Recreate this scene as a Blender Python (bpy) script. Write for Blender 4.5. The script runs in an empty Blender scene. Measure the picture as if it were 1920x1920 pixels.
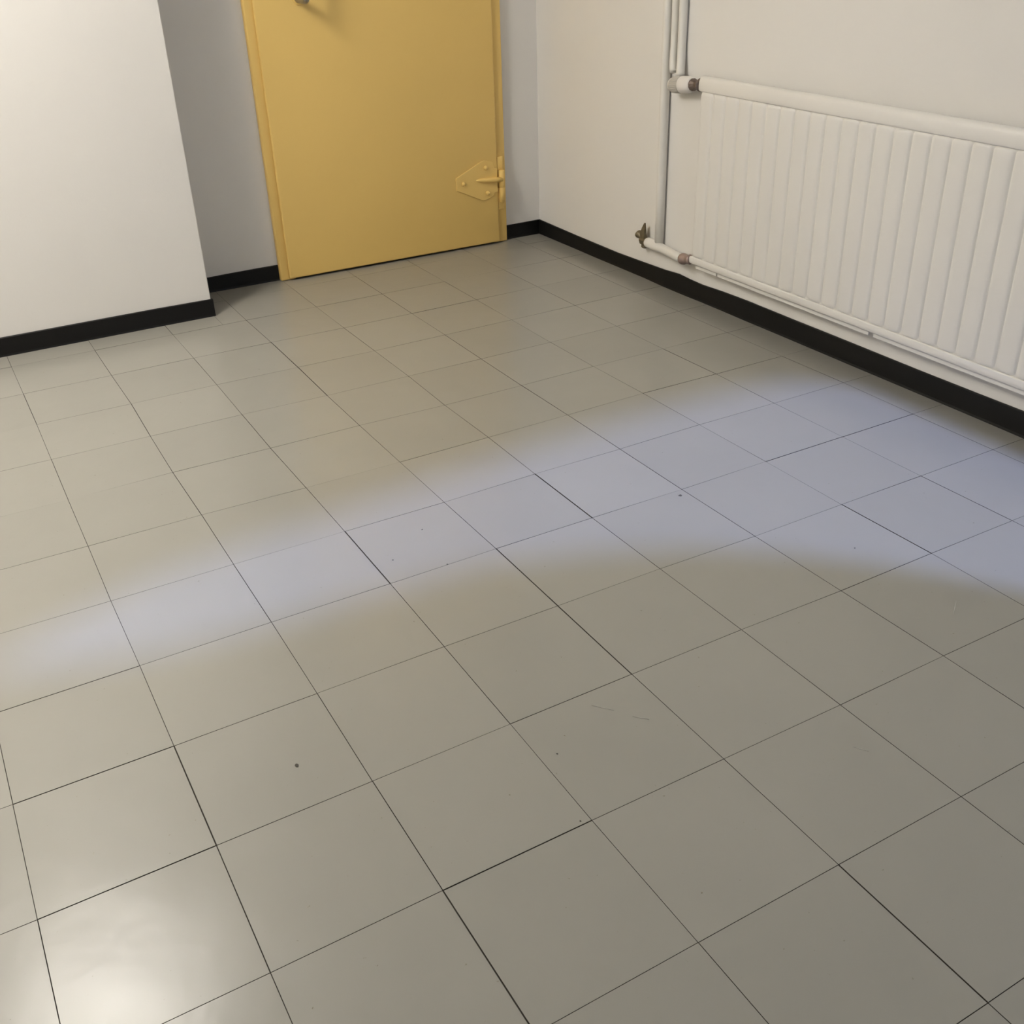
import bpy, bmesh, math, random
from mathutils import Matrix, Vector
random.seed(7)
SC = bpy.context.scene
COL = SC.collection

# ---------------------------------------------------------------- camera, world, sun, exposure
cam_d = bpy.data.cameras.new('camera')
cam_d.sensor_width = 36.0
cam_d.lens = 37.1028
cam_d.clip_start = 0.02
cam = bpy.data.objects.new('camera', cam_d)
COL.objects.link(cam)
_rx = Vector((0.8677971130, -0.4960589884, -0.0292173004))
_dn = Vector((-0.2685671134, -0.4187327044, -0.8674875376))
_fw = Vector((0.4180907511, 0.7606499867, -0.4966001626))
_m = Matrix((_rx, -_dn, -_fw)).transposed().to_4x4()
_m.translation = Vector((0.1094178, -1.6957393, 1.1863300))
cam.matrix_world = _m
SC.camera = cam

world = bpy.data.worlds.new('overcast_sky')
SC.world = world
world.use_nodes = True
world.node_tree.nodes['Background'].inputs['Color'].default_value = (0.58, 0.72, 1.0, 1)
world.node_tree.nodes['Background'].inputs['Strength'].default_value = 2.0

SUN_ELEV = math.radians(33)
sun_d = bpy.data.lights.new('daylight', 'SUN')
sun_d.color = (0.33, 0.46, 1.0)
sun_d.energy = 4.2
sun_d.angle = math.radians(2.0)
sun = bpy.data.objects.new('daylight', sun_d)
sun.rotation_euler = (math.pi / 2 - SUN_ELEV, 0, 0)
sun.location = (1.1, -5.5, 4.2)
COL.objects.link(sun)

# two round opal ceiling lamps: a warm one on the left and a weaker, whiter one nearer the door
LAMPS = [((-0.62, 0.62, 2.12), 58.0, (1.0, 0.915, 0.80, 1), .165),
         ((-0.03, 1.15, 2.14), 20.0, (1.0, 0.955, 0.89, 1), .26)]

SC.view_settings.view_transform = 'Standard'
SC.view_settings.look = 'None'
SC.view_settings.gamma = 1.0
SC.view_settings.use_curve_mapping = False
SC.view_settings.exposure = 0.28

# ---------------------------------------------------------------- helpers
def tag(o, label=None, cat=None, group=None, kind=None):
    if label: o['label'] = label
    if cat: o['category'] = cat
    if group: o['group'] = group
    if kind: o['kind'] = kind
    return o

def empty(name, loc=(0, 0, 0), rz=0.0):
    o = bpy.data.objects.new(name, None)
    o.empty_display_size = 0.1
    o.location = loc
    o.rotation_euler = (0, 0, rz)
    COL.objects.link(o)
    return o

def obj(name, bm, mat, parent=None, smooth=False, origin=None):
    """link a bmesh (world or parent-local coordinates) as one mesh object"""
    bmesh.ops.recalc_face_normals(bm, faces=bm.faces[:])
    me = bpy.data.meshes.new(name)
    if origin is not None:
        bmesh.ops.translate(bm, verts=bm.verts[:], vec=-Vector(origin))
    bm.to_mesh(me)
    bm.free()
    me.materials.append(mat)
    for p in me.polygons:
        p.use_smooth = smooth
    o = bpy.data.objects.new(name, me)
    if origin is not None:
        o.location = origin
    COL.objects.link(o)
    if parent is not None:
        o.parent = parent
    return o

def box(bm, x0, x1, y0, y1, z0, z1, bevel=0.0, seg=2):
    r = bmesh.ops.create_cube(bm, size=1.0)
    vs = r['verts']
    for v in vs:
        v.co = Vector((x0 + (v.co.x + .5) * (x1 - x0), y0 + (v.co.y + .5) * (y1 - y0), z0 + (v.co.z + .5) * (z1 - z0)))
    if bevel > 0:
        es = list({e for v in vs for e in v.link_edges})
        bmesh.ops.bevel(bm, geom=es, offset=bevel, segments=seg, affect='EDGES', profile=0.5)
    return bm

def prism(bm, pts, n, d0, d1):
    """pts: 3D polygon; extruded along n from d0 to d1"""
    n = Vector(n)
    a = [bm.verts.new(Vector(p) + n * d0) for p in pts]
    b = [bm.verts.new(Vector(p) + n * d1) for p in pts]
    bm.faces.new(a); bm.faces.new(b[::-1])
    for i in range(len(pts)):
        j = (i + 1) % len(pts)
        bm.faces.new((a[i], b[i], b[j], a[j]))
    return bm

def frame_at(t):
    t = Vector(t).normalized()
    u = t.orthogonal().normalized()
    return u, t.cross(u)

def tube(bm, pts, r, seg=16, cap=True):
    """tube along pts, r a number or one radius per point; parallel transport"""
    pts = [Vector(p) for p in pts]
    rs = r if isinstance(r, (list, tuple)) else [r] * len(pts)
    rings = []
    u = None
    for i, p in enumerate(pts):
        if i == 0: t = pts[1] - pts[0]
        elif i == len(pts) - 1: t = pts[-1] - pts[-2]
        else: t = (pts[i + 1] - p).normalized() + (p - pts[i - 1]).normalized()
        t.normalize()
        if u is None: u = t.orthogonal().normalized()
        else: u = (u - t * u.dot(t)).normalized()
        w = t.cross(u)
        rings.append([bm.verts.new(p + (u * math.cos(2 * math.pi * k / seg) + w * math.sin(2 * math.pi * k / seg)) * rs[i]) for k in range(seg)])
    for a, b in zip(rings, rings[1:]):
        for k in range(seg):
            bm.faces.new((a[k], a[(k + 1) % seg], b[(k + 1) % seg], b[k]))
    if cap:
        bm.faces.new(rings[0][::-1]); bm.faces.new(rings[-1])
    return bm

def lathe(bm, prof, base, axis, seg=24):
    """prof: (dist along axis, radius)"""
    axis = Vector(axis).normalized(); base = Vector(base)
    return tube(bm, [base + axis * a for a, _ in prof], [max(r, 1e-4) for _, r in prof], seg)

def loft(bm, rings, cap0=True, cap1=True):
    vs = [[bm.verts.new(p) for p in r] for r in rings]
    n = len(vs[0])
    for a, b in zip(vs, vs[1:]):
        for k in range(n):
            bm.faces.new((a[k], a[(k + 1) % n], b[(k + 1) % n], b[k]))
    if cap0: bm.faces.new(vs[0][::-1])
    if cap1: bm.faces.new(vs[-1])
    return bm

# ---------------------------------------------------------------- materials
def new_mat(name):
    m = bpy.data.materials.new(name)
    m.use_nodes = True
    nt = m.node_tree
    return m, nt, nt.nodes['Principled BSDF']

def paint(name, col, rough=0.6, var=0.04, vscale=3.0, bump=0.0, bscale=250.0, spec=0.5, metal=0.0):
    m, nt, bs = new_mat(name)
    L = nt.links
    tc = nt.nodes.new('ShaderNodeTexCoord')
    ns = nt.nodes.new('ShaderNodeTexNoise'); ns.inputs['Scale'].default_value = vscale
    ns.inputs['Detail'].default_value = 4
    L.new(tc.outputs['Object'], ns.inputs['Vector'])
    mx = nt.nodes.new('ShaderNodeMix'); mx.data_type = 'RGBA'
    mx.inputs['A'].default_value = tuple(c * (1 - var) for c in col) + (1,)
    mx.inputs['B'].default_value = tuple(min(1, c * (1 + var)) for c in col) + (1,)
    L.new(ns.outputs['Fac'], mx.inputs['Factor'])
    L.new(mx.outputs['Result'], bs.inputs['Base Color'])
    bs.inputs['Roughness'].default_value = rough
    bs.inputs['Specular IOR Level'].default_value = spec
    bs.inputs['Metallic'].default_value = metal
    if bump > 0:
        nb = nt.nodes.new('ShaderNodeTexNoise'); nb.inputs['Scale'].default_value = bscale
        nb.inputs['Detail'].default_value = 3
        L.new(tc.outputs['Object'], nb.inputs['Vector'])
        bp = nt.nodes.new('ShaderNodeBump'); bp.inputs['Strength'].default_value = bump
        bp.inputs['Distance'].default_value = 0.002
        L.new(nb.outputs['Fac'], bp.inputs['Height'])
        L.new(bp.outputs['Normal'], bs.inputs['Normal'])
    return m

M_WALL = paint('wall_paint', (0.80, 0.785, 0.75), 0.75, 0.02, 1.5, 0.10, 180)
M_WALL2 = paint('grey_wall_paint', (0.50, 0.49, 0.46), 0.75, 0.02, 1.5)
M_CEIL = paint('ceiling_paint', (0.84, 0.83, 0.81), 0.85, 0.02, 1.5)
M_DOOR = paint('yellow_gloss_paint', (0.86, 0.60, 0.19), 0.42, 0.03, 2.5, 0.05, 90)
M_BASE = paint('black_vinyl', (0.007, 0.0068, 0.0065), 0.5, 0.2, 6, 0.15, 60, spec=0.25)
M_RAD = paint('white_enamel', (0.80, 0.785, 0.745), 0.38, 0.015, 3)
M_PIPE = paint('pipe_paint', (0.79, 0.775, 0.73), 0.42, 0.03, 14, 0.12, 70)
M_KNOB = paint('white_plastic', (0.80, 0.775, 0.735), 0.45, 0.02, 10)
M_KNOBR = paint('grey_plastic', (0.52, 0.50, 0.46), 0.5, 0.05, 30)
M_COPPER = paint('tarnished_copper', (0.40, 0.31, 0.28), 0.42, 0.3, 60, 0.3, 120, metal=0.55)
M_NUT = paint('dark_bronze', (0.20, 0.155, 0.13), 0.45, 0.35, 60, 0.3, 120, metal=0.5)
M_BRASS = paint('dirty_brass', (0.20, 0.17, 0.11), 0.45, 0.45, 70, 0.4, 120, metal=0.6)
M_STEEL = paint('grey_steel', (0.33, 0.34, 0.37), 0.32, 0.1, 20, metal=0.85)
M_SUB = paint('dark_adhesive', (0.035, 0.03, 0.022), 0.9, 0.3, 30)
M_MARK = paint('dark_dirt', (0.06, 0.055, 0.045), 0.8, 0.3, 80)
M_SCUFF = paint('pale_scuff', (0.37, 0.355, 0.32), 0.6, 0.1, 80)
M_FRAME = paint('window_frame_paint', (0.75, 0.74, 0.71), 0.5, 0.02, 4)
M_SUNMASK = paint('sun_mask_matte', (0.35, 0.33, 0.28), 0.9, 0.05, 8)  # for the added masks that trim sunlight at the rear window
M_LAMPB = paint('lamp_base_enamel', (0.7, 0.7, 0.68), 0.5, 0.02, 4)

def tile_material():
    m, nt, bs = new_mat('vinyl_tile')
    L = nt.links
    oi = nt.nodes.new('ShaderNodeObjectInfo')
    tc = nt.nodes.new('ShaderNodeTexCoord')
    geo = nt.nodes.new('ShaderNodeNewGeometry')
    ns = nt.nodes.new('ShaderNodeTexNoise'); ns.inputs['Scale'].default_value = 4.0; ns.inputs['Detail'].default_value = 5
    L.new(geo.outputs['Position'], ns.inputs['Vector'])
    ad = nt.nodes.new('ShaderNodeMath'); ad.operation = 'ADD'
    mu = nt.nodes.new('ShaderNodeMath'); mu.operation = 'MULTIPLY'; mu.inputs[1].default_value = 0.5
    L.new(oi.outputs['Random'], mu.inputs[0])
    L.new(mu.outputs[0], ad.inputs[0]); L.new(ns.outputs['Fac'], ad.inputs[1])
    cr = nt.nodes.new('ShaderNodeMapRange')
    cr.inputs['From Min'].default_value = 0.3; cr.inputs['From Max'].default_value = 1.2
    L.new(ad.outputs[0], cr.inputs['Value'])
    mx = nt.nodes.new('ShaderNodeMix'); mx.data_type = 'RGBA'
    mx.inputs['A'].default_value = (0.286, 0.277, 0.247, 1)
    mx.inputs['B'].default_value = (0.310, 0.300, 0.268, 1)
    L.new(cr.outputs['Result'], mx.inputs['Factor'])
    # tiny dirt flecks
    fl = nt.nodes.new('ShaderNodeTexNoise'); fl.inputs['Scale'].default_value = 120; fl.inputs['Detail'].default_value = 2
    L.new(geo.outputs['Position'], fl.inputs['Vector'])
    fr = nt.nodes.new('ShaderNodeMapRange'); fr.inputs['From Min'].default_value = 0.74; fr.inputs['From Max'].default_value = 0.80
    L.new(fl.outputs['Fac'], fr.inputs['Value'])
    mx2 = nt.nodes.new('ShaderNodeMix'); mx2.data_type = 'RGBA'
    mx2.inputs['B'].default_value = (0.20, 0.18, 0.14, 1)
    L.new(fr.outputs['Result'], mx2.inputs['Factor']); L.new(mx.outputs['Result'], mx2.inputs['A'])
    L.new(mx2.outputs['Result'], bs.inputs['Base Color'])
    # worn wax polish: uneven gloss
    rn = nt.nodes.new('ShaderNodeTexNoise'); rn.inputs['Scale'].default_value = 7.0; rn.inputs['Detail'].default_value = 6
    L.new(geo.outputs['Position'], rn.inputs['Vector'])
    rr = nt.nodes.new('ShaderNodeMapRange')
    rr.inputs['From Min'].default_value = 0.3; rr.inputs['From Max'].default_value = 0.7
    rr.inputs['To Min'].default_value = 0.225; rr.inputs['To Max'].default_value = 0.268
    L.new(rn.outputs['Fac'], rr.inputs['Value']); L.new(rr.outputs['Result'], bs.inputs['Roughness'])
    bs.inputs['Specular IOR Level'].default_value = 0.5
    # gentle unevenness of the sheet
    bn = nt.nodes.new('ShaderNodeTexNoise'); bn.inputs['Scale'].default_value = 9.0; bn.inputs['Detail'].default_value = 3
    L.new(geo.outputs['Position'], bn.inputs['Vector'])
    bp = nt.nodes.new('ShaderNodeBump'); bp.inputs['Strength'].default_value = 0.12; bp.inputs['Distance'].default_value = 0.01
    L.new(bn.outputs['Fac'], bp.inputs['Height']); L.new(bp.outputs['Normal'], bs.inputs['Normal'])
    return m
M_TILE = tile_material()

def glass_material():
    m, nt, bs = new_mat('window_glass')
    L = nt.links
    tr = nt.nodes.new('ShaderNodeBsdfTransparent'); gl = nt.nodes.new('ShaderNodeBsdfGlossy')
    gl.inputs['Roughness'].default_value = 0.02
    mx = nt.nodes.new('ShaderNodeMixShader'); mx.inputs[0].default_value = 0.06
    L.new(tr.outputs[0], mx.inputs[1]); L.new(gl.outputs[0], mx.inputs[2])
    L.new(mx.outputs[0], nt.nodes['Material Output'].inputs['Surface'])
    return m
M_GLASS = glass_material()

def lamp_material(LAMP_STRENGTH, LAMP_COLOR):
    m, nt, bs = new_mat('opal_glass_lit')
    bs.inputs['Base Color'].default_value = (0.8, 0.8, 0.78, 1)
    bs.inputs['Roughness'].default_value = 0.3
    bs.inputs['Emission Color'].default_value = LAMP_COLOR
    bs.inputs['Emission Strength'].default_value = LAMP_STRENGTH
    return m

# ---------------------------------------------------------------- the room shell
XR = 2.376            # right wall face
XL = -1.40            # left wall face
YR = -2.50            # rear wall face (behind the camera)
ZC = 2.26             # ceiling
PX, PY = 0.918, 1.857 # corner of the projecting wall left of the door
T = 0.14
def yb(x):            # back wall face, a hair out of square
    return 2.124 - 0.0135 * (x - PX)

bm = bmesh.new(); box(bm, XL - T, XR + T, YR - T, 2.30, ZC, ZC + 0.12)
tag(obj('ceiling', bm, M_CEIL), kind='structure')

bm = bmesh.new()
prism(bm, [(PX - 0.10, yb(PX - .1), -0.05), (XR + T, yb(XR + T), -0.05), (XR + T, 2.30, -0.05), (PX - .10, 2.30, -0.05)], (0, 0, 1), 0, ZC + 0.05)
tag(obj('wall_back', bm, M_WALL), 'light painted back wall around the yellow door', kind='structure')

bm = bmesh.new(); box(bm, XL - T, PX, PY, 2.30, -0.05, ZC, 0.003, 2)
tag(obj('wall_projection', bm, M_WALL), 'white projecting wall left of the yellow door', kind='structure')

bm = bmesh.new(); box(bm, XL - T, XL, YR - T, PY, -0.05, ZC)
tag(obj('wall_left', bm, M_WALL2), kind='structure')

def wall_with_hole(name, axis, c0, c1, a0, a1, ha0, ha1, hz0, hz1, label=None, mat=None):
    bm = bmesh.new()
    def b(u0, u1, z0, z1):
        if axis == 'x': box(bm, c0, c1, u0, u1, z0, z1)
        else: box(bm, u0, u1, c0, c1, z0, z1)
    b(a0, ha0, -0.05, ZC); b(ha1, a1, -0.05, ZC); b(ha0, ha1, -0.05, hz0); b(ha0, ha1, hz1, ZC)
    return tag(obj(name, bm, mat), label, kind='structure')

# right wall with a window behind the camera's right shoulder
W1 = (-2.15, -1.15, 1.00, 1.90)
wall_with_hole('wall_right', 'x', XR, XR + T, YR - T, 2.20, *W1, label='light painted right wall behind the white radiator', mat=M_WALL)
# rear wall with a wide low window
W2 = (-0.45, 2.32, 1.05, 2.05)
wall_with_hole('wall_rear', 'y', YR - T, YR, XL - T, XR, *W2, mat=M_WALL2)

def window(name, axis, c, u0, u1, z0, z1, mullions):
    w = tag(empty(name, (c, u0, z0) if axis == 'x' else (u0, c, z0)), kind='structure')
    ox, oy, oz = w.location
    def pc(nm, a0, a1, b0, b1, mat, t):
        bm = bmesh.new()
        if axis == 'x': box(bm, c - t - ox, c + t - ox, a0 - oy, a1 - oy, b0 - oz, b1 - oz)
        else: box(bm, a0 - ox, a1 - ox, c - t - oy, c + t - oy, b0 - oz, b1 - oz)
        return obj(nm, bm, mat, w)
    f = 0.045
    pc('window_frame', u0, u1, z0, z0 + f, M_FRAME, .03); pc('window_frame', u0, u1, z1 - f, z1, M_FRAME, .03)
    xs = [u0 + f / 2 + (u1 - u0 - f) * k / (mullions + 1) for k in range(mullions + 2)]
    for x in xs:
        pc('window_frame', x - f / 2, x + f / 2, z0 + f, z1 - f, M_FRAME, .028)
    for a, b in zip(xs, xs[1:]):
        pc('pane', a + f / 2, b - f / 2, z0 + f, z1 - f, M_GLASS, .003)
    return w
window('window_1', 'x', XR + 0.09, *W1, 1)
w2 = window('window_2', 'y', YR - 0.09, *W2, 0)
# added unseen masks inside the rear window, cut to shape the daylight band
tz = math.tan(SUN_ELEV)
def rz(y): return (y - YR) * tz
up = [(-0.02, 0.13), (0.14, 0.21), (0.34, 0.285), (0.53, 0.31), (1.05, 0.36), (1.65, 0.385), (1.95, 0.38), (2.17, 0.335), (2.28, 0.20), (2.335, 0.02)]
lo = [(-0.02, 0.12), (0.14, 0.05), (0.30, 0.0), (0.49, -0.02), (0.94, -0.05), (1.15, -0.13), (1.35, -0.23), (1.52, -0.37), (1.66, -0.52), (1.78, -0.68), (1.90, -0.86), (2.02, -1.05), (2.33, -1.10)]
ox, oy, oz = w2.location
bm = bmesh.new()
prism(bm, [(x - ox, YR + .004 - oy, rz(y) - oz) for x, y in up] + [(2.335 - ox, YR + .004 - oy, 2.10 - oz), (-.50 - ox, YR + .004 - oy, 2.10 - oz), (-.50 - ox, YR + .004 - oy, 1.70 - oz), (-.12 - ox, YR + .004 - oy, 1.705 - oz)], (0, 1, 0), 0, 0.006)
obj('sun_mask', bm, M_SUNMASK, w2)
bm = bmesh.new()
prism(bm, [(x - ox, YR + .004 - oy, rz(y) - oz) for x, y in lo] + [(2.335 - ox, YR + .004 - oy, 0.9 - oz), (-.50 - ox, YR + .004 - oy, 0.9 - oz), (-.50 - ox, YR + .004 - oy, 1.70 - oz), (-.12 - ox, YR + .004 - oy, 1.705 - oz)], (0, 1, 0), 0.008, 0.014)
obj('sun_mask', bm, M_SUNMASK, w2)

# ---------------------------------------------------------------- floor: dark bed and loose-laid square tiles
bm = bmesh.new(); box(bm, XL - T, XR + T, YR - T, 2.30, -0.12, -0.0026)
floor = tag(obj('floor', bm, M_SUB), 'greyish beige square tile floor with thin dark joints', kind='structure')

S = 0.25
A0, B0 = -7, -11
OFF=[
  [(0,-23),(0,-24),(0,-24),(0,-25),(0,-27),(0,-29),(0,-31),(0,-33),(0,-36),(0,-39),(1,-42),(1,-45),(2,-49),(3,-52),(3,-55),(4,-57),(5,-59),(5,-61),(5,-62),(6,-63),(6,-63)] ,
  [(0,-23),(0,-23),(0,-24),(0,-25),(0,-26),(0,-28),(0,-30),(0,-33),(0,-36),(0,-39),(1,-42),(1,-45),(2,-49),(3,-52),(3,-55),(4,-58),(5,-60),(5,-61),(6,-63),(6,-63),(6,-64)] ,
  [(0,-22),(0,-23),(0,-23),(0,-24),(0,-26),(0,-28),(0,-30),(0,-32),(0,-35),(0,-38),(1,-42),(1,-45),(2,-49),(3,-53),(3,-56),(4,-59),(5,-61),(5,-62),(6,-63),(6,-64),(6,-64)] ,
  [(0,-21),(0,-22),(0,-22),(0,-23),(0,-25),(-1,-26),(-1,-29),(-1,-31),(-1,-34),(0,-38),(0,-41),(1,-45),(2,-49),(3,-54),(4,-57),(5,-60),(5,-62),(6,-64),(6,-65),(6,-65),(6,-65)] ,
  [(0,-20),(0,-20),(0,-21),(0,-22),(0,-23),(-1,-25),(-1,-27),(-1,-30),(-1,-33),(-1,-37),(0,-41),(0,-45),(1,-50),(2,-55),(4,-59),(5,-62),(6,-65),(7,-66),(7,-66),(7,-66),(7,-67)] ,
  [(1,-18),(1,-19),(0,-19),(0,-20),(-1,-21),(-1,-23),(-2,-25),(-2,-28),(-2,-32),(-2,-36),(-1,-40),(0,-44),(1,-50),(2,-57),(4,-62),(6,-66),(7,-68),(8,-68),(8,-68),(7,-68),(7,-68)] ,
  [(1,-17),(1,-17),(1,-17),(0,-18),(-1,-19),(-1,-20),(-2,-22),(-3,-25),(-3,-30),(-3,-37),(-2,-37),(-1,-42),(0,-50),(1,-59),(4,-68),(7,-71),(9,-72),(10,-71),(9,-70),(8,-69),(7,-69)] ,
  [(2,-15),(2,-15),(1,-15),(0,-15),(0,-16),(-2,-16),(-3,-18),(-4,-20),(-6,-27),(-6,-43),(-1,-31),(0,-35),(-3,-48),(0,-63),(3,-78),(8,-80),(13,-78),(13,-75),(10,-72),(8,-70),(6,-70)] ,
  [(3,-13),(2,-13),(2,-13),(1,-13),(0,-13),(-2,-12),(-3,-12),(-5,-11),(-9,-14),(-2,-19),(1,-25),(5,-20),(-13,-46),(0,-65),(0,-102),(10,-90),(23,-87),(18,-77),(11,-72),(6,-71),(4,-70)] ,
  [(4,-10),(4,-10),(3,-10),(2,-10),(0,-10),(-2,-9),(-4,-6),(-5,1),(-6,11),(-4,-2),(17,0),(24,7),(16,-33),(15,-49),(-11,-31),(10,-93),(52,-102),(23,-76),(9,-69),(3,-69),(0,-70)] ,
  [(5,-8),(5,-8),(4,-8),(3,-8),(2,-7),(-1,-7),(-5,-4),(-5,8),(-13,19),(10,24),(24,27),(35,9),(33,-35),(17,-114),(-10,-58),(3,-90),(16,-95),(15,-54),(0,-58),(-5,-67),(-6,-72)] ,
  [(7,-6),(7,-6),(6,-6),(5,-6),(4,-5),(0,-6),(-10,-12),(-4,11),(-3,14),(-2,33),(5,25),(13,31),(-12,-44),(-26,-112),(-40,-47),(-38,-154),(-6,-135),(5,-107),(-19,-43),(-15,-70),(-14,-77)] ,
  [(9,-5),(9,-4),(9,-4),(8,-3),(8,-2),(7,-1),(7,3),(13,16),(8,6),(6,35),(-18,34),(-37,20),(-33,21),(-4,-82),(-36,-124),(7,-153),(-8,-182),(-25,-167),(-25,-106),(-22,-92),(-21,-89)] ,
  [(11,-3),(11,-3),(11,-2),(12,-1),(12,0),(14,3),(17,7),(23,14),(32,22),(1,-3),(-33,-19),(-56,-4),(-53,11),(-50,-35),(-68,-108),(-58,-145),(-41,-152),(-50,-154),(-35,-120),(-28,-104),(-26,-99)] ,
  [(13,-2),(13,-1),(14,-1),(15,0),(16,2),(19,4),(23,7),(30,11),(41,15),(58,14),(8,-1),(14,24),(-7,51),(-22,28),(-69,-49),(-76,-127),(-49,-127),(-42,-126),(-35,-115),(-31,-107),(-29,-103)] ,
  [(14,-1),(15,0),(16,0),(17,1),(19,3),(23,5),(27,7),(34,10),(43,11),(56,11),(34,-2),(40,14),(26,28),(44,-3),(-13,-44),(-35,-85),(-36,-101),(-35,-108),(-32,-107),(-31,-105),(-30,-103)] ,
  [(15,0),(16,0),(17,1),(19,2),(21,3),(25,5),(29,7),(35,9),(42,10),(48,10),(47,9),(57,17),(85,31),(44,-5),(7,-38),(-15,-68),(-24,-86),(-28,-96),(-29,-101),(-30,-102),(-29,-102)] ,
  [(16,0),(16,1),(18,1),(19,2),(22,4),(26,5),(30,7),(35,8),(41,9),(46,10),(50,10),(55,13),(60,11),(39,-10),(13,-37),(-7,-61),(-19,-79),(-25,-91),(-28,-97),(-29,-100),(-29,-101)] ,
]
def vert(a, b):
    if 0 <= a - A0 < len(OFF) and 0 <= b - B0 < len(OFF[0]):
        ox, oy = OFF[a - A0][b - B0]
    else:
        ox = oy = 0
    return Vector((a * S + ox * 1e-4, b * S + oy * 1e-4))

def clip(poly, n, c):
    """keep the part with n.p <= c"""
    out = []
    for i, p in enumerate(poly):
        q = poly[(i + 1) % len(poly)]
        dp, dq = n.dot(p) - c, n.dot(q) - c
        if dp <= 0: out.append(p)
        if (dp < 0 < dq) or (dq < 0 < dp):
            out.append(p + (q - p) * (dp / (dp - dq)))
    return out

def inset(poly, ds):
    """move every edge i inwards by ds[i] (convex, counter-clockwise)"""
    n = len(poly); res = []
    lines = []
    for i in range(n):
        p, q = poly[i], poly[(i + 1) % n]
        d = (q - p).normalized(); nrm = Vector((-d.y, d.x))
        lines.append((p + nrm * ds[i], d))
    for i in range(n):
        (p, d), (q, e) = lines[i - 1], lines[i]
        den = d.x * e.y - d.y * e.x
        t = ((q.x - p.x) * e.y - (q.y - p.y) * e.x) / den
        res.append(p + d * t)
    return res

TILES = {}
def gap():
    r = random.random()
    return 0.00020 + 0.00050 * r * r
# joints that stand open a little wider: ('a', line, row) runs away from the camera, ('b', line, column) runs across
WIDE = {('a', 2, -4), ('a', 1, -2), ('b', 0, 7), ('b', 0, 8), ('b', 2, 7), ('a', 5, 0), ('a', 4, 4), ('a', 4, 5), ('b', -2, 0), ('a', 4, -5), ('b', -3, 2), ('a', 4, -1), ('a', 4, -2), ('a', 3, 0), ('a', 7, -2), ('b', -1, 0)}
def egap(*k): return gap() * (1.0 if k[0] == 'a' else 0.7) + (0.0005 if k in WIDE else 0.0)
for a in range(-6, 10):
    for b in range(-10, 9):
        q = [vert(a, b), vert(a + 1, b), vert(a + 1, b + 1), vert(a, b + 1)]
        if a * S + S < XL or b * S + S < YR: continue
        full = q
        q = inset(q, [egap('b', b, a), egap('a', a + 1, b), egap('b', b + 1, a), egap('a', a, b)])
        c = (q[0] + q[2]) / 2
        q = clip(q, Vector((1, 0)), XR - .001)
        q = clip(q, Vector((-1, 0)), -(XL + .001)) if q else q
        q = clip(q, Vector((0, -1)), -(YR + .001)) if q else q
        if not q: continue
        if a * S + S <= PX + 0.12 and (c.x < PX - 0.13 or True) and a * S + S * .5 < PX - .10:
            q = clip(q, Vector((0, 1)), PY - .001)
        else:
            nb = Vector((0.0135, 1.0)); q = clip(q, nb, yb(0) - .001)
        if len(q) < 3: continue
        polys = [q]
        if a * S < PX < a * S + S and max(p.y for p in q) > PY:
            # this column meets the outer corner of the projecting wall: cut the tile round it
            q1 = clip(q, Vector((1, 0)), PX); q1 = clip(q1, Vector((0, 1)), PY - .001) if q1 else q1
            q2 = clip(q, Vector((-1, 0)), -PX)
            polys = [p for p in (q1, q2) if len(p) > 2]
        area = 0
        bm = bmesh.new()
        z = random.uniform(-0.00025, 0.0)
        tx, ty = random.gauss(0, .0007), random.gauss(0, .0007)
        for q in polys:
            ctr = sum(q, Vector((0, 0))) / len(q)
            ins = inset(q, [0.0003] * len(q))
            def zz(p): return z + (p.x - c.x) * tx + (p.y - c.y) * ty
            lo_ = [bm.verts.new((p.x, p.y, -0.0025)) for p in q]
            mi = [bm.verts.new((p.x, p.y, zz(p) - 0.0003)) for p in q]
            hi = [bm.verts.new((p.x, p.y, zz(p))) for p in ins]
            n = len(q)
            bm.faces.new(hi); bm.faces.new(lo_[::-1])
            for i in range(n):
                j = (i + 1) % n
                bm.faces.new((lo_[i], lo_[j], mi[j], mi[i])).material_index = 1; bm.faces.new((mi[i], mi[j], hi[j], hi[i])).material_index = 1
        t = obj('tile', bm, M_TILE, floor, origin=(c.x, c.y, 0)); t.data.materials.append(M_SUB)
        TILES[(a, b)] = t

def mark(x, y, pts, mat, name):
    a, b = math.floor(x / S), math.floor(y / S)
    t = TILES[(a, b)]
    bm = bmesh.new()
    prism(bm, [(x + u - t.location.x, y + v - t.location.y, 0.0) for u, v in pts], (0, 0, 1), 0.0001, 0.0006)
    obj(name, bm, mat, t)
def blob(r, n=7, sx=1.0, sy=1.0):
    return [(r * sx * random.uniform(.6, 1.2) * math.cos(k * 2 * math.pi / n), r * sy * random.uniform(.6, 1.2) * math.sin(k * 2 * math.pi / n)) for k in range(n)]
mark(0.409, -0.404, blob(.0036, 7, 1.0, 1.3), M_MARK, 'chip')
mark(1.473, -0.022, blob(.0038, 7, 1.3, 1.0), M_MARK, 'chip')
for x, y in ((0.902, 0.161), (0.795, 0.080), (0.885, 0.003), (0.733, -0.741), (1.639, -0.40), (0.78, -0.60)):
    mark(x, y, blob(.0018), M_MARK, 'chip')
for x, y, l, an in ((1.639, -.657, .03, .6), (.905, -.545, .02, -.9), (.945, -.60, .014, -.8), (1.2, -.846, .012, -1.0)):
    c_, s_ = math.cos(an), math.sin(an)
    mark(x, y, [(-l * c_, -l * s_), (.0006 * s_, -.0006 * c_), (l * c_, l * s_), (-.0006 * s_, .0006 * c_)], M_SCUFF, 'scuff')

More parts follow.
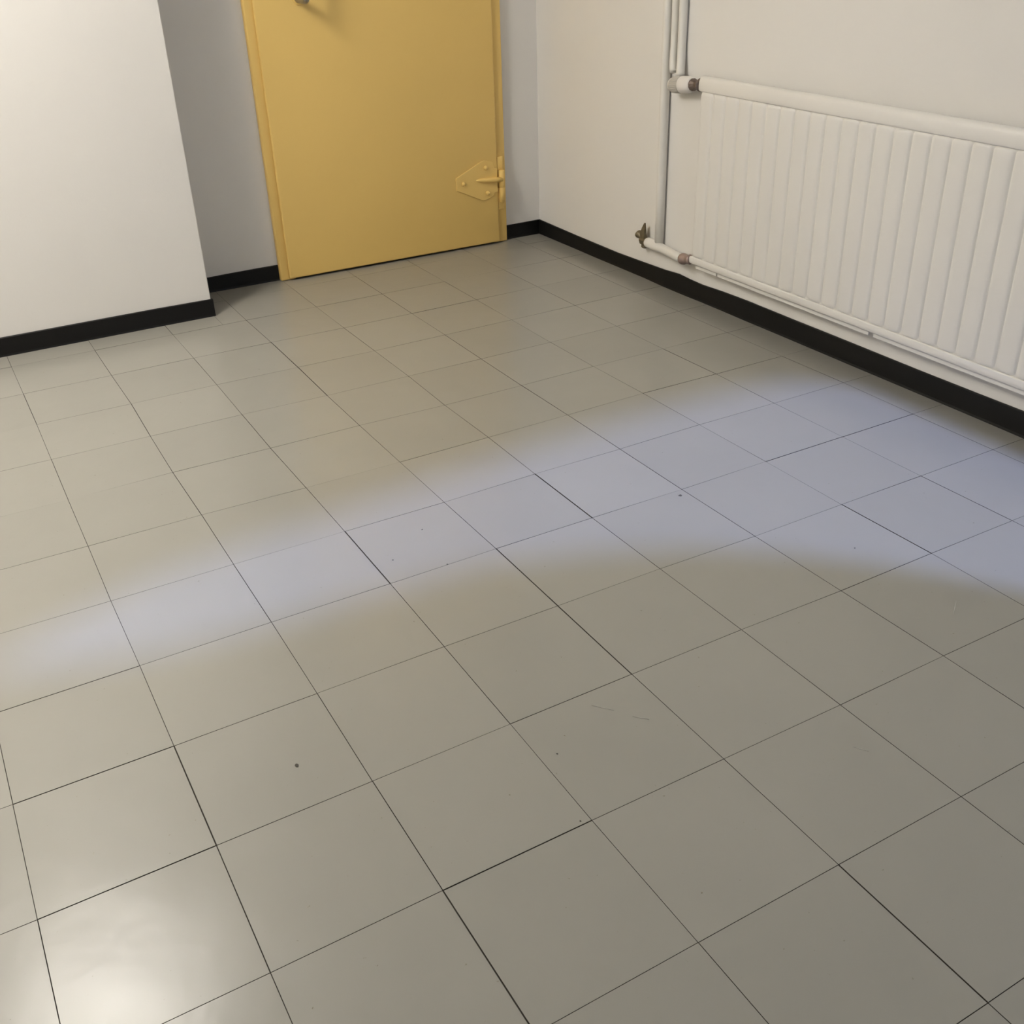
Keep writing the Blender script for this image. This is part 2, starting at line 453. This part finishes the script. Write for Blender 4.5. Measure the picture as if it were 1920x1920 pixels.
# ---------------------------------------------------------------- black vinyl baseboards
def strip(name, path, heights, thick, label, n_off):
    """path: plan points on the wall face; n_off: unit plan normal into the room"""
    bm = bmesh.new()
    rings = []
    nx, ny = n_off
    for (x, y), h in zip(path, heights):
        t = thick + random.uniform(-.0008, .0012)
        rings.append([Vector((x, y, 0.0)), Vector((x + nx * (t + .002), y + ny * (t + .002), 0.0)), Vector((x + nx * t, y + ny * t, 0.006)),
                      Vector((x + nx * t, y + ny * t, h - .002)), Vector((x + nx * (t - .002), y + ny * (t - .002), h)), Vector((x, y, h))])
    loft(bm, rings)
    return tag(obj(name, bm, M_BASE), label, kind='structure')

hs = [(0.0, .0575), (.28, .053), (.45, .052), (.571, .051), (.75, .055), (.87, .060), (.95, .0655), (1.01, .062), (1.075, .0585), (1.18, .063), (1.30, .065), (1.5, .064), (1.76, .064), (2.0, .063), (2.2, .064), (2.4, .066), (3.0, .064), (3.6, .064), (4.58, .064)]
ycorn = yb(XR)
strip('baseboard_right', [(XR - (.004 if .85 < s < 1.02 else 0), ycorn - s) for s, h in hs], [h for s, h in hs], .006, 'long black vinyl baseboard under the white radiator', (-1, 0))
DX0, DX1 = 1.243, 2.206
xs = [PX + .004 + (DX0 - PX - .004) * k / 5 for k in range(6)]
strip('baseboard_back', [(x, yb(x)) for x in xs], [.0535, .0545, .056, .0565, .057, .057], .006, 'short black baseboard left of the yellow door', (0, -1))
xs = [DX1 + (XR - .0065 - DX1) * k / 3 for k in range(4)]
strip('baseboard_back', [(x, yb(x)) for x in xs], [.056, .0565, .057, .0575], .006, 'short black baseboard between yellow door and room corner', (0, -1))
xs = [XL + (PX - XL) * k / 12 for k in range(13)] + [PX + .006]
strip('baseboard_projection', [(x, PY) for x in xs], [.061] * 12 + [.059, .059], .006, 'black vinyl baseboard along the white projecting wall', (0, -1))
bm = bmesh.new(); box(bm, PX, PX + .006, PY, yb(PX) - .007, 0, .057, .001, 1)
tag(obj('baseboard_projection', bm, M_BASE), 'black baseboard return on the side of the projecting wall', kind='structure')

# ---------------------------------------------------------------- yellow steel door
ANG = -0.0135
door = tag(empty('door_1', (DX0, yb(DX0), 0.0), ANG), 'yellow painted steel door in a yellow frame', kind='structure')
DW = DX1 - DX0
LT = -0.042           # leaf front, local y
FT = -0.028           # frame front
DH = 2.02
bm = bmesh.new(); box(bm, 0.0, 0.060, FT, -0.0005, 0.0, DH + .05, .006, 3); obj('jamb', bm, M_DOOR, door, True)
bm = bmesh.new(); box(bm, DW - .060, DW, FT, -0.0005, 0.002, DH + .05, .004, 3); obj('jamb', bm, M_DOOR, door, True)
bm = bmesh.new(); box(bm, 0.060, DW - .060, FT, -0.0005, DH - .01, DH + .05, .004, 2); obj('head_jamb', bm, M_DOOR, door, True)
bm = bmesh.new(); box(bm, 0.030, DW - .0415, LT, -0.0285, 0.007, DH + .012, .0065, 4)
leaf = obj('door_leaf', bm, M_DOOR, door, True)
bm = bmesh.new(); box(bm, 0.060, DW - .060, -0.020, -0.0005, 0.0, 0.005, .001, 1); obj('threshold', bm, M_SUB, door)

# hinges: five-sided plate, three rivets, raised rib, knuckle barrel
def hinge(zc):
    h = empty('hinge'); h.parent = door
    Z = zc
    poly = [(.736, .030), (.7375, -.018), (.848, -.070), (.862, -.071), (.898, -.058), (.905, -.045), (.918, -.045), (.918, .045), (.905, .048), (.898, .072), (.862, .082), (.846, .079)]
    bm = bmesh.new()
    def ring(k, y):
        cx = sum(p[0] for p in poly) / len(poly)
        cz = sum(p[1] for p in poly) / len(poly)
        return [Vector((cx + (x - cx) * k, y, Z + cz + (z - cz) * k)) for x, z in poly]
    loft(bm, [ring(1.0, LT - .0002), ring(1.0, LT - .0035), ring(.975, LT - .0045)])
    obj('hinge_plate', bm, M_DOOR, h)
    for x, z in ((.866, .054), (.766, .006), (.871, -.043)):
        bm = bmesh.new()
        lathe(bm, [(0, .0088), (.004, .0086), (.0075, .0070), (.0095, .004), (.0100, .0002)], (x, LT - .0044, Z + z), (0, -1, 0), 14)
        obj('rivet', bm, M_DOOR, h, True)
    bm = bmesh.new()
    pts = [(.822, LT - .003, Z + .011), (.836, LT - .006, Z + .010), (.86, LT - .008, Z + .008), (.90, LT - .009, Z + .005), (.935, LT - .009, Z + .003)]
    tube(bm, pts, [.002, .0065, .0085, .0095, .0100], 14)
    obj('rib', bm, M_DOOR, h, True)
    bx, by = DW - .026, LT - .004
    bm = bmesh.new()
    lathe(bm, [(0, .006), (.002, .0115), (.056, .0120), (.058, .0105), (.0595, .0105), (.061, .0132), (.122, .0132), (.125, .010), (.126, .002)], (bx, by, Z - .088), (0, 0, 1), 18)
    obj('barrel', bm, M_DOOR, h, True)
    bm = bmesh.new(); box(bm, DW - .041, DW - .0135, FT - .010, FT - .0002, Z - .117, Z - .03, .0025, 2); obj('bracket', bm, M_DOOR, h, True)
    bm = bmesh.new(); box(bm, DW - .041, DW - .0135, FT - .010, FT - .0002, Z + .035, Z + .088, .0025, 2); obj('bracket', bm, M_DOOR, h, True)
    return h
hinge(0.252)
hinge(1.72)

# grey bar pull handle; its lower post end just enters the top of the picture
ph = empty('pull_handle'); ph.parent = door
hx, hz, hp = 0.186, 0.942, 0.086
bm = bmesh.new()
yy = LT - hp
pts = [(hx, LT - .0002, hz)] + [(hx, LT - hp + .016, hz)]
for k in range(1, 7):
    a = k / 6 * math.pi / 2
    pts.append((hx, LT - hp + .016 - .016 * math.sin(a), hz + .016 - .016 * math.cos(a)))
pts += [(hx, yy, hz + .26)]
for k in range(1, 7):
    a = k / 6 * math.pi / 2
    pts.append((hx, yy + .016 - .016 * math.cos(a), hz + .26 + .016 * math.sin(a)))
pts += [(hx, LT - .0002, hz + .276)]
tube(bm, pts, .0125, 18)
obj('bar', bm, M_STEEL, ph, True)
for z in (hz, hz + .276):
    bm = bmesh.new(); lathe(bm, [(0, .019), (.003, .019), (.0045, .0165), (.0046, .0126)], (hx, LT - .0001, z), (0, -1, 0), 24)
    obj('rosette', bm, M_DOOR, ph, True)

# ---------------------------------------------------------------- radiator and its pipes (wall coordinates: s along the wall from the corner, d off the wall, z)
YC = 2.100
def wp(s, d, z): return Vector((XR - d, YC - s, z))

RS0, RS1 = 1.062, 3.02
rad = tag(empty('radiator', (XR, YC - RS0, 0.125)), 'long white ribbed panel radiator on the right wall', 'radiator')
ro = Vector(rad.location)
def rp(s, d, z): return wp(s, d, z) - ro

def bar_profile(name, prof, s0, s1, ends=.012):
    """prof: (d,z) closed outline; rounded ends"""
    cd = sum(p[0] for p in prof) / len(prof); cz = sum(p[1] for p in prof) / len(prof)
    rings = []
    for s, k in ((s0, .45), (s0 + ends * .12, .70), (s0 + ends * .45, .92), (s0 + ends, 1.0), (s1 - ends, 1.0), (s1 - ends * .45, .92), (s1 - ends * .12, .7), (s1, .45)):
        rings.append([rp(s, cd + (d - cd) * k, cz + (z - cz) * k) for d, z in prof])
    bm = bmesh.new(); loft(bm, rings)
    return obj(name, bm, M_RAD, rad, True)

def arc(cd, cz, rd, rz_, a0, a1, n):
    return [(cd + rd * math.cos(math.radians(a0 + (a1 - a0) * k / n)), cz + rz_ * math.sin(math.radians(a0 + (a1 - a0) * k / n))) for k in range(n + 1)]

# header channels top and bottom
prof = [(.030, .6778), (.0515, .6778), (.0530, .6790), (.0538, .6815), (.0542, .690), (.0538, .700), (.0525, .7085), (.0495, .7160), (.0440, .7210), (.0370, .7220), (.0290, .7195), (.0245, .7120), (.0232, .700), (.0240, .684)]
bar_profile('top_header', prof, RS0 - .012, RS1)
prof = [(.030, .1622), (.0515, .1622), (.0530, .1612), (.0538, .1590), (.0540, .1500), (.0535, .1420), (.0515, .1385), (.0480, .1370), (.0400, .1362), (.0310, .1375), (.0255, .1440), (.0240, .1530)]
bar_profile('bottom_header', prof, RS0 - .012, RS1)
# base sheet behind the ribs
bm = bmesh.new(); box(bm, -.0478, -.0270, -(RS1 - .004 - RS0), -.004, .150 - ro.z, .690 - ro.z, .002, 2)
obj('back_sheet', bm, M_RAD, rad, True)
# welded seam lip under the bottom header
bm = bmesh.new()
def lip(s0, s1): box(bm, -.0440, -.0395, -(s1 - RS0), -(s0 - RS0), .1235 - ro.z, .1370 - ro.z, .001, 1)
lip(RS0 + .018, 1.185); lip(1.192, 1.845); lip(1.862, RS1 - .01)
obj('seam_lip', bm, M_RAD, rad)
# ribs
G0, GP = 1.1225, 0.05966
def rrect(s0, s1, z0, z1, r, d, n=4):
    pts = []
    for cs, cz, a in ((s1 - r, z1 - r, 0), (s0 + r, z1 - r, 90), (s0 + r, z0 + r, 180), (s1 - r, z0 + r, 270)):
        for k in range(n + 1):
            t = math.radians(a + 90 * k / n)
            pts.append(rp(cs + r * math.cos(t), d, cz + r * math.sin(t)))
    return pts
k = -1
edges = []
while G0 + GP * k < RS1 - .02:
    edges.append(G0 + GP * k); k += 1
edges[0] = RS0 + .002
edges.append(RS1 - .002)
for a, b in zip(edges, edges[1:]):
    z0, z1 = .1622, .6778
    bm = bmesh.new()
    loft(bm, [rrect(a + .0004, b - .0004, z0, z1, .012, .0478), rrect(a + .0022, b - .0022, z0 + .0010, z1 - .0012, .015, .0498),
              rrect(a + .0048, b - .0048, z0 + .0024, z1 - .0034, .016, .0518), rrect(a + .0090, b - .0090, z0 + .006, z1 - .007, .014, .0532),
              rrect(a + .0150, b - .0150, z0 + .010, z1 - .012, .010, .0537)], cap0=False)
    obj('rib', bm, M_RAD, rad, True)
# brackets to the wall
for s in (1.30, 2.05, 2.80):
    bm = bmesh.new(); box(bm, -.0270, -.0005, -(s + .02 - RS0), -(s - .02 - RS0), .30 - ro.z, .60 - ro.z, .002, 1)
    obj('bracket', bm, M_RAD, rad)

# --- pipes
def bend(p0, p1, p2, r, n=6):
    """points of a rounded corner at p1"""
    p0, p1, p2 = Vector(p0), Vector(p1), Vector(p2)
    a = p1 + (p0 - p1).normalized() * r; b = p1 + (p2 - p1).normalized() * r
    return [a.lerp(p1, t).lerp(p1.lerp(b, t), t) for t in [k / n for k in range(n + 1)]]

def wobble(s, d, z0, z1, n=14, amp=.0008):
    out = []
    for k in range(n + 1):
        z = z0 + (z1 - z0) * k / n
        out.append(wp(s + amp * math.sin(z * 9), d + amp * .6 * math.cos(z * 7), z))
    return out

# return pipe: riser down to the floor level, then across to the radiator
rt = tag(empty('return_pipe', wp(.849, .0, .12)), 'outermost painted heating riser running down to the bottom radiator valve', 'pipe')
o0 = Vector(rt.location)
bm = bmesh.new(); tube(bm, [p - o0 for p in wobble(.8380, .0163, .146, ZC, amp=.0004)], .0158, 18); obj('riser', bm, M_PIPE, rt, True)
bm = bmesh.new()
ps = [(.7745, .021, .1406), (.7795, .021, .1404), (.7935, .021, .1401), (.8285, .021, .1391), (.8495, .021, .1384), (.8555, .022, .1384), (.92, .031, .1392), (.97, .037, .1380), (1.0, .040, .1376)]
tube(bm, [wp(*p) - o0 for p in ps], [.0150, .0178, .0184, .0184, .0178, .0160, .0158, .0158, .0158], 18)
obj('horizontal_run', bm, M_PIPE, rt, True)
# copper union to the radiator
bm = bmesh.new()
ps = [(.9985, 0.0), (.9990, .0178), (1.003, .0192), (1.016, .0188), (1.022, .0162), (1.030, .0150), (1.038, .0152), (1.043, .0172), (1.0496, .0150)]
tube(bm, [wp(s, .0405, .1376 + (s - 1.0) * .18) - o0 for s, r in ps], [max(r, .0005) for s, r in ps], 10)
obj('union_nut', bm, M_COPPER, rt, True)
# drain valve at the left end
dv = empty('drain_valve'); dv.parent = rt
bm = bmesh.new(); tube(bm, [wp(s - .0066, .021, z - .0024) - o0 for s, z in ((.748, .1435), (.752, .1434), (.768, .1432), (.780, .1430))], [.0130, .0150, .0162, .0150], 6)
obj('valve_body', bm, M_BRASS, dv)
bm = bmesh.new(); tube(bm, [wp(s - .0066, .021, .1476 + (.757 - s) * .4) - o0 for s in (.757, .744, .732, .727, .724)], [.010, .0105, .0150, .0140, .009], 12)
obj('valve_cap', bm, M_BRASS, dv, True)
bm = bmesh.new()
loft(bm, [[wp(s - .0066, d - .005, z - .0024) - o0 for s, d, z in q] for q in (
    [(.752, .020, .154), (.775, .020, .152), (.775, .036, .152), (.752, .036, .154)],
    [(.748, .023, .170), (.772, .023, .170), (.772, .034, .170), (.748, .034, .170)],
    [(.756, .025, .190), (.772, .025, .190), (.772, .032, .190), (.756, .032, .190)],
    [(.766, .026, .208), (.770, .026, .208), (.770, .030, .208), (.766, .030, .208)])])
obj('valve_wing', bm, M_BRASS, dv)
bm = bmesh.new(); tube(bm, [wp(.7614, .021, .130) - o0, wp(.7614, .021, .121) - o0, wp(.7614, .021, .117) - o0], [.0125, .0125, .009], 10)
obj('drain_nozzle', bm, M_BRASS, dv)
# wall clip keeps the riser on the wall
for z in (0.95 + .45,):
    bm = bmesh.new(); box(bm, -.010, 0, -.012, .012, z - o0.z - .012, z - o0.z + .012, .001, 1)
    obj('pipe_clip', bm, M_PIPE, rt)

mp = tag(empty('middle_pipe', wp(.886, 0, .70)), 'middle one of the three painted pipes, bending into the radiator valve', 'pipe')
o1 = Vector(mp.location)
pts = wobble(.8738, .0134, .790, ZC, amp=.0004)[::-1]
pts += [wp(.8758, .0160, .768), wp(.8775, .0178, .750), wp(.8805, .0202, .735), wp(.8850, .0226, .723), wp(.8895, .0242, .7150)]
bm = bmesh.new(); tube(bm, [p - o1 for p in pts], .0126, 18); obj('pipe_run', bm, M_PIPE, mp, True)
bm = bmesh.new(); box(bm, -.010, 0, -.012, .012, 1.40 - o1.z - .012, 1.40 - o1.z + .012, .001, 1); obj('pipe_clip', bm, M_PIPE, mp)

fp = tag(empty('feed_pipe', wp(.925, 0, .70)), 'innermost painted heating pipe dropping straight onto the radiator thermostat', 'pipe')
o2 = Vector(fp.location)
pts = wobble(.9128, .0143, .775, ZC, amp=.0004)[::-1] + [wp(.9165, .0172, .755), wp(.9200, .0205, .732), wp(.9235, .0235, .714), wp(.9245, .0242, .7065)]
bm = bmesh.new(); tube(bm, [p - o2 for p in pts], .0136, 18); obj('pipe_run', bm, M_PIPE, fp, True)
bm = bmesh.new(); box(bm, -.010, 0, -.012, .012, 1.40 - o2.z - .012, 1.40 - o2.z + .012, .001, 1); obj('pipe_clip', bm, M_PIPE, fp)

# thermostatic valve
tv = tag(empty('thermostat_valve', wp(.93, 0, .685)), 'white thermostat valve with a ribbed grey knob at the radiator top corner', 'valve')
o3 = Vector(tv.location)
VD, VZ = .0345, .6820
def vz(s): return VZ + (s - .93) * .10
bm = bmesh.new()
ps = [(.9480, .0005), (.9484, .0235), (.9510, .0255), (.9560, .0262), (.9680, .0262), (.9850, .0250), (.9980, .0225), (1.003, .0205), (1.004, .0005)]
tube(bm, [wp(s, VD, vz(s)) - o3 for s, r in ps], [r for s, r in ps], 24)
obj('valve_body', bm, M_KNOB, tv, True)
bm = bmesh.new()
seg = 56
rings = []
for s, r, t in ((.9050, .0215, 0), (.9056, .0235, .4), (.9090, .0250, 1), (.9280, .0262, 1), (.9450, .0260, .8), (.9476, .0235, 0)):
    rings.append([wp(s, VD, vz(s)) - o3 + Vector((math.cos(2 * math.pi * k / seg), 0, math.sin(2 * math.pi * k / seg))) * (r - (.0016 * t if k % 2 else 0)) for k in range(seg)])
loft(bm, rings)
obj('ribbed_knob', bm, M_KNOBR, tv)
bm = bmesh.new()
ps = [(.8940, .0005), (.8944, .0160), (.8970, .0195), (.9010, .0215), (.9056, .0220), (.9058, .0005)]
tube(bm, [wp(s, VD, vz(s)) - o3 for s, r in ps], [r for s, r in ps], 24)
obj('knob_cap', bm, M_KNOB, tv, True)
bm = bmesh.new()
ps = [(1.0038, .0005), (1.0040, .0190), (1.009, .0190), (1.014, .0150), (1.021, .0118), (1.031, .0118), (1.038, .0140), (1.043, .0190), (1.0480, .0205), (1.0500, .0150)]
tube(bm, [wp(s, VD + (s - 1.0) * .08, vz(s)) - o3 for s, r in ps], [r for s, r in ps], 12)
obj('union_nut', bm, M_NUT, tv)

# ---------------------------------------------------------------- opal ceiling lamp (above the picture; its light and its gleam on the floor are in it)
LAB = ['round opal ceiling lamp over the left side of the room', 'round opal ceiling lamp whose white gleam shows on the floor']
for ((lx, ly, lz), st, lc, gr), lab in zip(LAMPS, LAB):
    lamp = tag(empty('ceiling_lamp', (lx, ly, ZC)), lab, 'lamp', 'opal ceiling lamps')
    bm = bmesh.new(); lathe(bm, [(0, .10), (.02, .10), (.028, .075), (.06, .05)], (0, 0, 0), (0, 0, -1), 28); obj('lamp_base', bm, M_LAMPB, lamp, True)
    bm = bmesh.new()
    n = 12
    zc = lz - ZC
    lathe(bm, [(-.10 * math.cos(math.pi * k / n), gr * math.sin(math.pi * k / n)) for k in range(n + 1)], (0, 0, zc), (0, 0, -1), 32)
    obj('lamp_globe', bm, lamp_material(st, lc), lamp, True)
